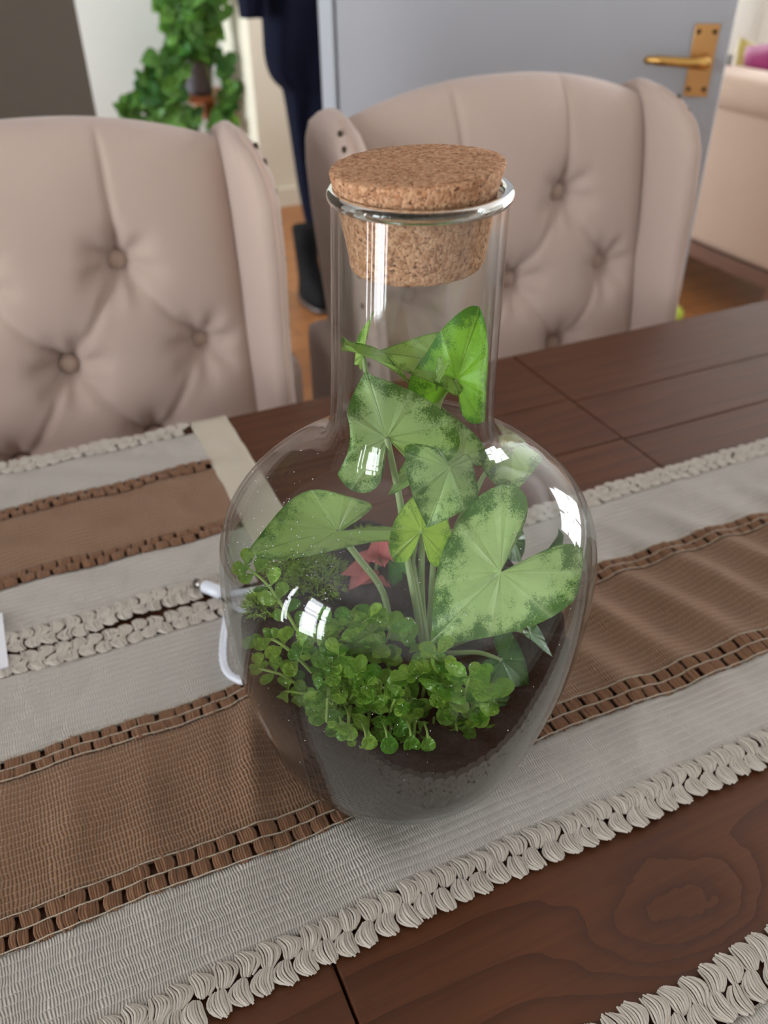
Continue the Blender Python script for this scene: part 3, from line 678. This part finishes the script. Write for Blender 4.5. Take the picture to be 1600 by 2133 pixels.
# (base px, off) (tip px, off) normal(r,u,v) width lobe fold droop ripple mat
LV = [
 ((1043, 1192, -.038), (890, 1345, -.052), (.15, .35, 1), 1.24, 1.10, -.06, .08, .05, 'leafA'),
 ((703, 1106, -.010), (500, 1141, -.050), (.2, .92, .5), .95, 1.0, .30, .14, .04, 'leafC'),
 ((806, 912, -.020), (762, 778, -.012), (-.1, .25, 1), 1.95, 1.15, .10, .25, .07, 'leafA', .85),
 ((938, 972, -.036), (890, 1106, -.046), (.2, .3, 1), 1.35, .34, .22, .10, .03, 'leafA'),
 ((878, 1105, -.022), (886, 1010, -.018), (0, .1, 1), 1.2, 1.4, -.10, .15, .03, 'leafE'),
 ((952, 790, .004), (996, 636, .008), (-.15, .05, 1), 1.12, .80, .25, .30, .04, 'leafB', 1.0, True),
 ((930, 760, .012), (782, 712, .014), (.0, .45, 1), .92, .45, .25, .30, .04, 'leafC'),
 ((757, 738, .006), (771, 645, .010), (-.95, .1, .35), .55, .5, .5, .1, .03, 'leafC'),
 ((738, 734, -.002), (862, 765, .0), (.1, .8, .5), .45, .4, .6, .25, .05, 'leafC'),
 ((965, 950, .006), (925, 845, .016), (.3, .2, 1), .9, .5, .1, .10, .03, 'leafA'),
 ((868, 980, -.006), (808, 1030, -.022), (-.1, .6, .8), .7, .5, .25, .05, .03, 'leafC'),
 ((1066, 938, .020), (1068, 1043, .024), (.05, .1, 1), 1.05, .30, .3, .12, .03, 'leafA'),
 ((1050, 905, .045), (1112, 925, .05), (.1, .6, .8), 1.1, .5, .2, .2, .03, 'leafC'),
 ((1068, 1125, .038), (1100, 1165, .040), (.2, .5, .8), 1.5, .9, .2, .2, .05, 'leafD'),
 ((1150, 1165, .030), (1175, 1110, .025), (.3, .4, .8), 1.2, .8, .2, .2, .05, 'leafD'),
 ((925, 760, .0), (906, 815, -.004), (-.5, .1, .9), .5, .4, .5, .1, .03, 'leafC'),
 ((838, 1190, .03), (815, 1140, .036), (-.2, .3, .9), 1.1, .7, .2, .2, .04, 'leafD'),
 ((1045, 1375, -.040), (1112, 1425, -.045), (.15, .5, .9), 1.35, .7, .15, .18, .02, 'leafD'),
 ((1020, 1462, -.060), (1082, 1505, -.066), (.1, .5, .9), 1.35, .55, .2, .2, .02, 'leafD'),
 ((1105, 1320, -.030), (1156, 1366, -.036), (.4, .7, .5), .9, .5, .3, .1, .02, 'leafD'),
 ((775, 1318, -.045), (704, 1325, -.05), (.1, .7, .7), .95, .5, .25, .25, .03, 'leafC'),
]
for b, t, nr, wr, lo, fo, dr, ri, mt, *ex_ in LV:
    leaf(ap, 'leaf', at(*b), at(*t), n_(*nr), wr, lo, fo, dr, ri, mt, *ex_)
def S(*pts): return [at(*p) for p in pts]
stalk(ap, [rb(.004, -.004)]+S((918, 1310, -.022), (985, 1235, -.026), (1043, 1193, -.0365)))
stalk(ap, [rb(-.022, .006)]+S((800, 1240, -.006), (745, 1160, -.008), (703, 1107, -.011)), .0018, .0016)
stalk(ap, [rb(-.004, 0)]+S((868, 1270, -.02), (848, 1160, -.016), (832, 1040, -.012), (806, 913, -.021)), .0019, .0014)
stalk(ap, [rb(-.001, .002)]+S((880, 1270, -.012), (878, 1180, -.012), (884, 1060, -.008), (912, 956, -.028)), .0021, .0013)
stalk(ap, [rb(-.003, -.003)]+S((872, 1250, -.018), (860, 1180, -.014), (866, 1130, -.015), (878, 1106, -.0215)), .0017)
stalk(ap, [rb(.001, .004)]+S((897, 1260, -.005), (905, 1120, 0), (905, 950, .004), (915, 840, .006), (952, 791, .0045)), .0018)
stalk(ap, [rb(.003, .006)]+S((905, 1270, 0), (930, 1060, .01), (900, 900, .012), (915, 800, .013), (930, 761, .0125)), .0016)
stalk(ap, [rb(-.002, .007)]+S((865, 1200, .01), (815, 950, .008), (772, 820, .008), (757, 740, .0065)), .0013)
stalk(ap, [rb(.005, .004)]+S((912, 1270, -.006), (950, 1100, .006), (985, 1040, .012), (1012, 985, .016), (1066, 939, .0195)), .0015)
stalk(ap, [rb(.006, .006)]+S((930, 1270, .0), (965, 1120, .008), (985, 1080, .02), (1068, 1126, .037)), .0014)
stalk(ap, [rb(.007, .004)]+S((960, 1300, -.01), (1080, 1230, .015), (1150, 1166, .029)), .0013)
stalk(ap, [rb(.006, -.004)]+S((950, 1360, -.03), (1000, 1360, -.036), (1045, 1376, -.0405)), .0014)
stalk(ap, [rb(.006, -.006)]+S((940, 1390, -.045), (985, 1430, -.055), (1020, 1463, -.0605)), .0014)
stalk(ap, [rb(.008, -.002)]+S((980, 1330, -.02), (1060, 1310, -.025), (1105, 1321, -.0305)), .0013)

# ------------------------------------------------------------------ pink plant at the back
def pinkmat():
    t = NT('pink_leaf'); v = t.coord(); n = t.noise(v, 260, 4, .7)
    col = t.mix(n, srgb(196, 92, 98), srgb(222, 140, 138)); pb = t.pbr(col, .5); tl = t.n('ShaderNodeBsdfTranslucent'); t.l(col, tl.inputs[0])
    mx = t.n('ShaderNodeMixShader'); mx.inputs[0].default_value = .3; t.l(pb, mx.inputs[1]); t.l(tl.outputs[0], mx.inputs[2]); return t.fin(mx.outputs[0])
M['pink'] = pinkmat()
pr_ = np.array(at(775, 1225, .035)); pk = thing('pink_leaved_plant', tuple(pr_), 'small pink-leaved plant growing behind the long leaf stalk', 'plant')
for b, t, wr in [((765, 1185, .030), (710, 1192, .022), .8), ((762, 1190, .028), (722, 1228, .018), .8), ((785, 1165, .034), (742, 1150, .03), .8), ((790, 1160, .036), (790, 1108, .034), .75),
                 ((800, 1165, .038), (830, 1130, .04), .7), ((792, 1205, .03), (815, 1222, .024), .8), ((775, 1240, .02), (758, 1262, .012), .9), ((800, 1150, .04), (765, 1105, .045), .7), ((805, 1140, .04), (828, 1085, .045), .7), ((788, 1200, .03), (752, 1215, .024), .7)]:
    leaf(pk, 'leaf', at(*b), at(*t), n_(0, .7, .7), wr*1.15, .25, .3, .15, .03, 'pink')
for t in [(765, 1187, .029), (788, 1165, .034), (802, 1160, .038), (795, 1205, .03), (775, 1240, .02)]:
    stalk(pk, [pr_+np.array([0, 0, -.02]), (pr_+at(*t))/2, at(*t)], .0011, .0008)

# ------------------------------------------------------------------ small creeping plants
M['small'] = smallleaf('small_round_leaf', srgb(86, 146, 36), srgb(172, 212, 86)); M['small_stem'] = smallleaf('small_stem', srgb(150, 180, 84), srgb(160, 188, 100), .2, .5)
def spoon(seed):
    g = np.random.default_rng(seed); pts = [(0, 0), (.06, .12), (.10, .22), (.27, .40), (.36, .60), (.34, .80), (.20, .95), (0, 1.0)]; V = []; n = len(pts)
    cup = g.uniform(-.25, .25); bend = g.uniform(.05, .35)
    for s in (-1, -.5, 0, .5, 1):
        for x, y in pts: V.append((s*x, y, cup*abs(s*x)*1.2-.05*(s == 0)-bend*y*y))
    F = [(k*n+i, (k+1)*n+i, (k+1)*n+i+1, k*n+i+1) for k in range(4) for i in range(n-1)]
    return mesh('small_leaf', V, F)
SP = [spoon(i) for i in range(6)]
for m_ in SP: m_.materials.append(M['small'])
def small_leaf(parent, base, d, nrm, size, g):
    d = d/np.linalg.norm(d); nrm = nrm-d*(nrm@d); nrm /= np.linalg.norm(nrm); x = np.cross(d, nrm)
    tipw = base+d*size; tq = inside(tipw, .003); base = base+(tq-tipw); base = inside(base, .003)
    o = bpy.data.objects.new('small_leaf', SP[int(g.integers(6))]); COL.objects.link(o); o.parent = parent
    b = base-wpos(parent); s = size
    o.matrix_local = Matrix(((x[0]*s, d[0]*s, nrm[0]*s, b[0]), (x[1]*s, d[1]*s, nrm[1]*s, b[1]), (x[2]*s, d[2]*s, nrm[2]*s, b[2]), (0, 0, 0, 1)))
    return o
def sprig(parent, P, g, n_nodes, size, tipros=True):
    P = crom(P, 24); P = inside(P, .004)
    part('stem', tube(P, np.linspace(.0011, .0007, 24), 6), M['small_stem'], parent)
    for k in range(n_nodes):
        i = int(round((k+1)/n_nodes*23)); p = P[i]; T = P[min(23, i+1)]-P[max(0, i-1)]; T /= np.linalg.norm(T)
        N = np.array([0, 0, 1.0])+.35*VW+g.normal(0, .15, 3); sd = np.cross(T, N); sd /= np.linalg.norm(sd)
        ang = g.uniform(-.5, .5)
        for s in (-1, 1):
            d = sd*s*math.cos(ang)+T*.45+np.array([0, 0, .25+.4*math.sin(ang)*s])+g.normal(0, .2, 3)
            small_leaf(parent, p, d, N+g.normal(0, .25, 3), size*g.uniform(.8, 1.2), g)
    if tipros:
        p = P[-1]
        for k in range(3):
            a = k*2.1+g.uniform(0, 1); d = np.array([math.cos(a), math.sin(a), .5]); small_leaf(parent, p, d, np.array([0, 0, 1.])+.4*VW, size*.6, g)
def creeper(root_px, label, sprigs, seed, size):
    g = np.random.default_rng(seed); rp = np.array(at(*root_px)); rp[2] = float(soil_z(rp[0], rp[1]))+Z0
    t = thing('creeping_plant', tuple(rp), label, 'plant', 'small-leaved creeping plants on the soil')
    for pts, nn, sz in sprigs: sprig(t, [at(*p) for p in pts], g, nn, size*sz)
    return t, g, rp
creeper((640, 1420, -.04), 'creeping plant with a sprig climbing the left side of the bottle glass', [
    ([(668, 1372, -.045), (625, 1320, -.042), (590, 1265, -.036), (555, 1215, -.030), (512, 1180, -.024)], 7, 1.0),
    ([(655, 1440, -.05), (620, 1425, -.05), (585, 1405, -.05), (538, 1392, -.045)], 4, .95),
    ([(650, 1400, -.05), (615, 1365, -.05), (575, 1335, -.045), (550, 1330, -.04)], 4, 1.0),
    ([(670, 1440, -.05), (640, 1445, -.056), (600, 1440, -.055), (575, 1450, -.05)], 3, .9),
    ([(690, 1420, -.05), (660, 1380, -.055), (630, 1350, -.055)], 4, .9)], 11, .0112)
midl = []
g0 = np.random.default_rng(21)
for k in range(22):
    x = g0.uniform(660, 880); y = g0.uniform(1400, 1540); ex = x+g0.uniform(-70, 60); ey = y+g0.uniform(-90, 30); o0 = -.05-.00012*(y-1400)
    midl.append(([(x, y+15, o0), ((x+ex)/2, (y+ey)/2-12, o0-.006), (ex, ey, o0-.010)], 4, g0.uniform(.8, 1.15)))
for ex, ey in ((765, 1560), (812, 1565), (862, 1560), (725, 1545), (900, 1570), (680, 1510)):
    midl.append(([(ex+5, ey-75, -.07), (ex+2, ey-50, -.078), (ex, ey-6, -.086)], 3, 1.05))
midl.append(([(700, 1525, -.07), (680, 1512, -.07), (652, 1498, -.068)], 2, 1.1))
cm, gm, _ = creeper((790, 1450, -.055), 'bushy creeping plant filling the front middle of the soil', midl, 12, .0110)
for ex, ey, wz in ((768, 1566, .012), (812, 1566, .0135), (862, 1562, .013), (898, 1568, .011), (733, 1532, .011), (716, 1540, .009), (700, 1500, .011), (660, 1500, .011), (838, 1520, .012)):
    b_ = atZ(ex-6, ey-30, .118+Z0); t_ = atZ(ex, ey+22, .1075+Z0); small_leaf(cm, b_, t_-b_, np.array([0, 0, 1.0])+.9*VW, wz, gm)
    q_ = [atZ(ex-14, ey-62, .116+Z0), atZ(ex-8, ey-44, .121+Z0), b_]; part('stem', tube(inside(crom(q_, 8), .003), .0006, 5), M['small_stem'], cm)
rl = []
for k in range(6):
    a = g0.uniform(0, 6.28); cx, cy = 950+g0.uniform(-40, 50), 1470+g0.uniform(-40, 40); rl.append(([(cx, cy, -.06), (cx+20*math.cos(a), cy-18, -.066), (cx+45*math.cos(a), cy-28+30*math.sin(a), -.07)], 3, g0.uniform(.9, 1.2)))
rl += [([(960, 1490, -.065), (968, 1450, -.072), (978, 1412, -.078)], 4, 1.35), ([(930, 1480, -.06), (925, 1450, -.066), (925, 1420, -.07)], 3, 1.2), ([(945, 1490, -.07), (950, 1515, -.078), (955, 1530, -.08)], 2, 1.2), ([(990, 1490, -.065), (1000, 1480, -.068), (1010, 1500, -.07)], 2, 1.1)]
creeper((950, 1480, -.055), 'creeping plant with a bright leaf rosette below the big front leaf', rl, 13, .0122)
bl = []
for k in range(10):
    x = g0.uniform(700, 860); y = g0.uniform(1300, 1390); bl.append(([(x, y+30, -.035), (x+g0.uniform(-15, 15), y+5, -.038), (x+g0.uniform(-30, 30), y-15, -.042)], 3, g0.uniform(.9, 1.2)))
creeper((780, 1370, -.03), 'creeping plant beside the foot of the pale leaf stalks', bl, 14, .012)

# ------------------------------------------------------------------ hallway: trailing plant, coat, boot
def heart_small():
    half = crom(OUT*np.array([1.25, .75]), 10); full = np.vstack([half[::-1]*np.array([-1, 1]), half[1:]]); V = [(0, 0, 0)]+[(x, y, .25*abs(x)-.25*y*y) for x, y in full]
    return mesh('trailing_leaf', V, [(0, i+1, i+2) for i in range(len(full)-1)])
HL = [heart_small()]; M['pothos'] = smallleaf('trailing_green_leaf', srgb(44, 104, 36), srgb(120, 172, 70), .3, .4); HL[0].materials.append(M['pothos'])
PY = 4.22
pot_c = atY(412, 150, PY); sh_c = atY(430, 192, PY)
sh = thing('wall_shelf', (sh_c[0], Y1, sh_c[2]-.02), 'small orange wooden shelf on the white wall under the grey pot', 'shelf')
part('board', box(sh_c[0]-.11, sh_c[0]+.10, PY-.10, Y1-.001, sh_c[2]-.03, sh_c[2]-.005, .003), M['shelf'], sh, False)
part('bracket', box(sh_c[0]-.03, sh_c[0]+.03, PY-.06, Y1-.001, sh_c[2]-.12, sh_c[2]-.031, .004), M['shelf'], sh, False)
pz = sh_c[2]-.005
po = thing('plant_pot', (pot_c[0], PY, pz), 'grey plant pot on the small orange shelf', 'pot')
part('vessel', lathe([(.002, pz+.004), (.055, pz), (.062, pz+.02), (.078, pz+.15), (.082, pz+.155), (.076, pz+.155), (.07, pz+.12), (.002, pz+.12)], 28, (pot_c[0], PY)), M['pot'], po)
tp = thing('trailing_plant', (pot_c[0], PY, pz+.12), 'lush trailing green plant hanging in front of the white wall', 'plant')
g = np.random.default_rng(5)
def tleaf(p, d, s):
    q = p-CAM; px_, py_ = 800+FPX*(q@RT)/(q@FW), 1066.5-FPX*(q@UP)/(q@FW)
    if 378 < px_ < 460 and 112 < py_ < 235: return
    d = d/np.linalg.norm(d); nrm = np.array([g.normal(0, .4), -1.0, .5+g.normal(0, .3)]); nrm = nrm-d*(nrm@d); nrm /= np.linalg.norm(nrm); x = np.cross(d, nrm)
    o = bpy.data.objects.new('trailing_leaf', HL[0]); COL.objects.link(o); o.parent = tp; b = p-wpos(tp)
    o.matrix_local = Matrix(((x[0]*s, d[0]*s, nrm[0]*s, b[0]), (x[1]*s, d[1]*s, nrm[1]*s, b[1]), (x[2]*s, d[2]*s, nrm[2]*s, b[2]), (0, 0, 0, 1)))
vines = [[(405, 120), (360, 60), (345, 0), (330, -60)], [(415, 115), (400, 40), (405, -60)], [(420, 115), (440, 40), (445, -60)], [(400, 120), (350, 110), (310, 140), (300, 200), (270, 260)], [(400, 120), (350, 150), (335, 210), (325, 280)],
         [(400, 125), (370, 160), (365, 230), (360, 300)], [(420, 120), (465, 130), (470, 200), (475, 290)], [(395, 120), (345, 130), (290, 195), (262, 215)], [(425, 120), (450, 220), (440, 300)], [(410, 120), (385, 180), (395, 250), (400, 310)], [(400, 100), (380, 30), (370, -40)], [(400, 120), (340, 160), (310, 225), (300, 270)]]
for vn in vines:
    P = crom([atY(x, y, PY-.09-.05*hashn(x)) for x, y in vn], 16); P[0] = (pot_c[0]+g.uniform(-.03, .03), PY-.01, pz+.14)
    part('vine', tube(P, .004, 6), M['stalk'], tp)
    for i in range(1, 16):
        for r_ in range(1+(i % 2)): tleaf(P[i]+np.array([g.normal(0, .02), g.normal(-.02, .02), g.normal(0, .015)]), np.array([g.normal(0, .8), g.normal(-.3, .3), -.6+g.normal(0, .5)]), g.uniform(.055, .095))
# coat hanging on the hallway wall side
CY = 2.85
coat = thing('hanging_coat', tuple(atY(610, 480, CY)), 'long dark navy coat hanging beside the pale door frame', 'coat')
def slab(name, left, right, ys, y0, dep, parent):
    rings = []
    for l, r, py in zip(left, right, ys):
        a = atY(l, py, y0); b = atY(r, py, y0); cx = (a[0]+b[0])/2; hw_ = (b[0]-a[0])/2; zz = (a[2]+b[2])/2
        rings.append(np.array([(cx+hw_*math.copysign(abs(math.cos(t))**.8, math.cos(t)), y0+dep*math.sin(t)*(1+.22*math.sin(5*t+py*.01)), zz) for t in np.linspace(0, 2*np.pi, 36, endpoint=False)]))
    k = crom(np.stack(rings).reshape(len(rings), -1), 30).reshape(30, 36, 3)
    return part(name, loft(list(k[::-1])), M['navy'], parent)
slab('body', [520, 540, 548, 552, 562, 578, 590, 600, 612, 625, 640, 648], [690, 695, 700, 700, 700, 705, 705, 706, 706, 706, 700, 690], [-260, -60, 40, 110, 150, 172, 185, 240, 320, 400, 465, 480], CY, .09, coat)
slab('sleeve', [505, 497, 496, 500, 502], [560, 556, 553, 552, 548], [-250, -120, -20, 28, 36], CY-.08, .05, coat)
part('hook', tube([tuple(atY(600, -250, CY)), tuple(atY(600, -290, CY)+np.array([0, .1, .02])), tuple(np.array([atY(600, -290, CY)[0], 3.9, atY(600, -290, CY)[2]+.03]))], .008, 8), M['steel'], coat)
bt = np.array(atZ(655, 632, FLOOR)); boot = thing('black_boot', (bt[0], bt[1], FLOOR), 'black boot standing on the floor below the dark coat', 'boot')
sec = [((0, 0), .045, .125), ((0, 0), .046, .125), ((0, 0), .044, .115), ((.0, .03), .042, .075), ((0, .05), .042, .055), ((0, .055), .045, .052), ((0, .055), .048, .054)]
zz = [0, .02, .05, .09, .14, .2, .26]
part('upper', loft([np.array([(bt[0]+c[0]+a*math.cos(t), bt[1]+c[1]+b*math.sin(t), FLOOR+.018+z) for t in np.linspace(0, 2*np.pi, 24, endpoint=False)]) for (c, a, b), z in zip(sec, zz)]), M['black'], boot)
part('sole', loft([np.array([(bt[0]+.049*math.cos(t), bt[1]+.13*math.sin(t), FLOOR+z) for t in np.linspace(0, 2*np.pi, 24, endpoint=False)]) for z in (0, .0175)]), M['chairleg'], boot)

# ------------------------------------------------------------------ living room: sofa, cushions, ball
sofa = thing('sofa', (2.65, 2.5, FLOOR), 'beige fabric sofa on a brown wooden base beyond the door', 'sofa')
part('back_panel', box(2.2, 2.42, 1.60, 3.5, -.565, -.03, .03), M['sofa'], sofa)
part('back_roll', box(2.185, 2.44, 1.59, 3.51, -.11, .0, .045), M['sofa'], sofa)
part('seat_cushion', box(2.425, 3.05, 1.80, 3.3, -.5, -.32, .05), M['sofa'], sofa)
for a, b in ((1.6, 1.79), (3.31, 3.5)): part('armrest', box(2.425, 3.05, a, b, -.56, -.16, .05), M['sofa'], sofa)
part('base_rail', box(2.195, 3.05, 1.60, 3.5, -.615, -.566, .004), M['sofawood'], sofa, False)
for lx in (2.22, 3.0):
    for ly in (1.66, 3.42): part('leg', box(lx-.022, lx+.03, ly-.03, ly+.03, FLOOR, -.616, .003), M['sofawood'], sofa, False)
def cushion(c, sx, sz, dp, rot, mat, name, label):
    V = []; n = 22
    for side in (1, -1):
        for j in range(n):
            for i in range(n):
                u, v = -1+2*i/(n-1), -1+2*j/(n-1); t = (max(0, 1-u**4)*max(0, 1-v**4))**.5; V.append((u*sx*(1-.06*(1-v*v)), side*dp*t, v*sz*(1-.06*(1-u*u))))
    V = np.array(V); F = grid_faces(n, n)+[tuple(i+n*n for i in f[::-1]) for f in grid_faces(n, n)]
    Rm = np.array(Matrix.Rotation(rot[2], 3, 'Z')@Matrix.Rotation(rot[0], 3, 'X')@Matrix.Rotation(rot[1], 3, 'Y'))
    o = part(name, (V@Rm.T+np.array(c), F), mat); return tag(o, label, 'cushion', 'cushions on the sofa')
def atX(x, y, X): d = ray(x, y); return CAM+d*((X-CAM[0])/d[0])
cushion(atX(1618, 186, 2.56), .17, .17, .06, (R(-16), R(14), R(76)), M['magenta'], 'cushion', 'shiny magenta cushion leaning on the beige sofa')
cushion(atX(1583, 192, 2.74), .17, .17, .05, (R(-14), R(-8), R(80)), M['olive'], 'cushion', 'olive yellow cushion behind the magenta cushion')
bp = atZ(1404, 655, FLOOR+.033); bl_ = part('tennis_ball', ball((bp[0], bp[1], FLOOR+.033), .033, nu=24, nv=16), M['tennis']); tag(bl_, 'yellow-green tennis ball on the floor beside the grey door', 'ball')
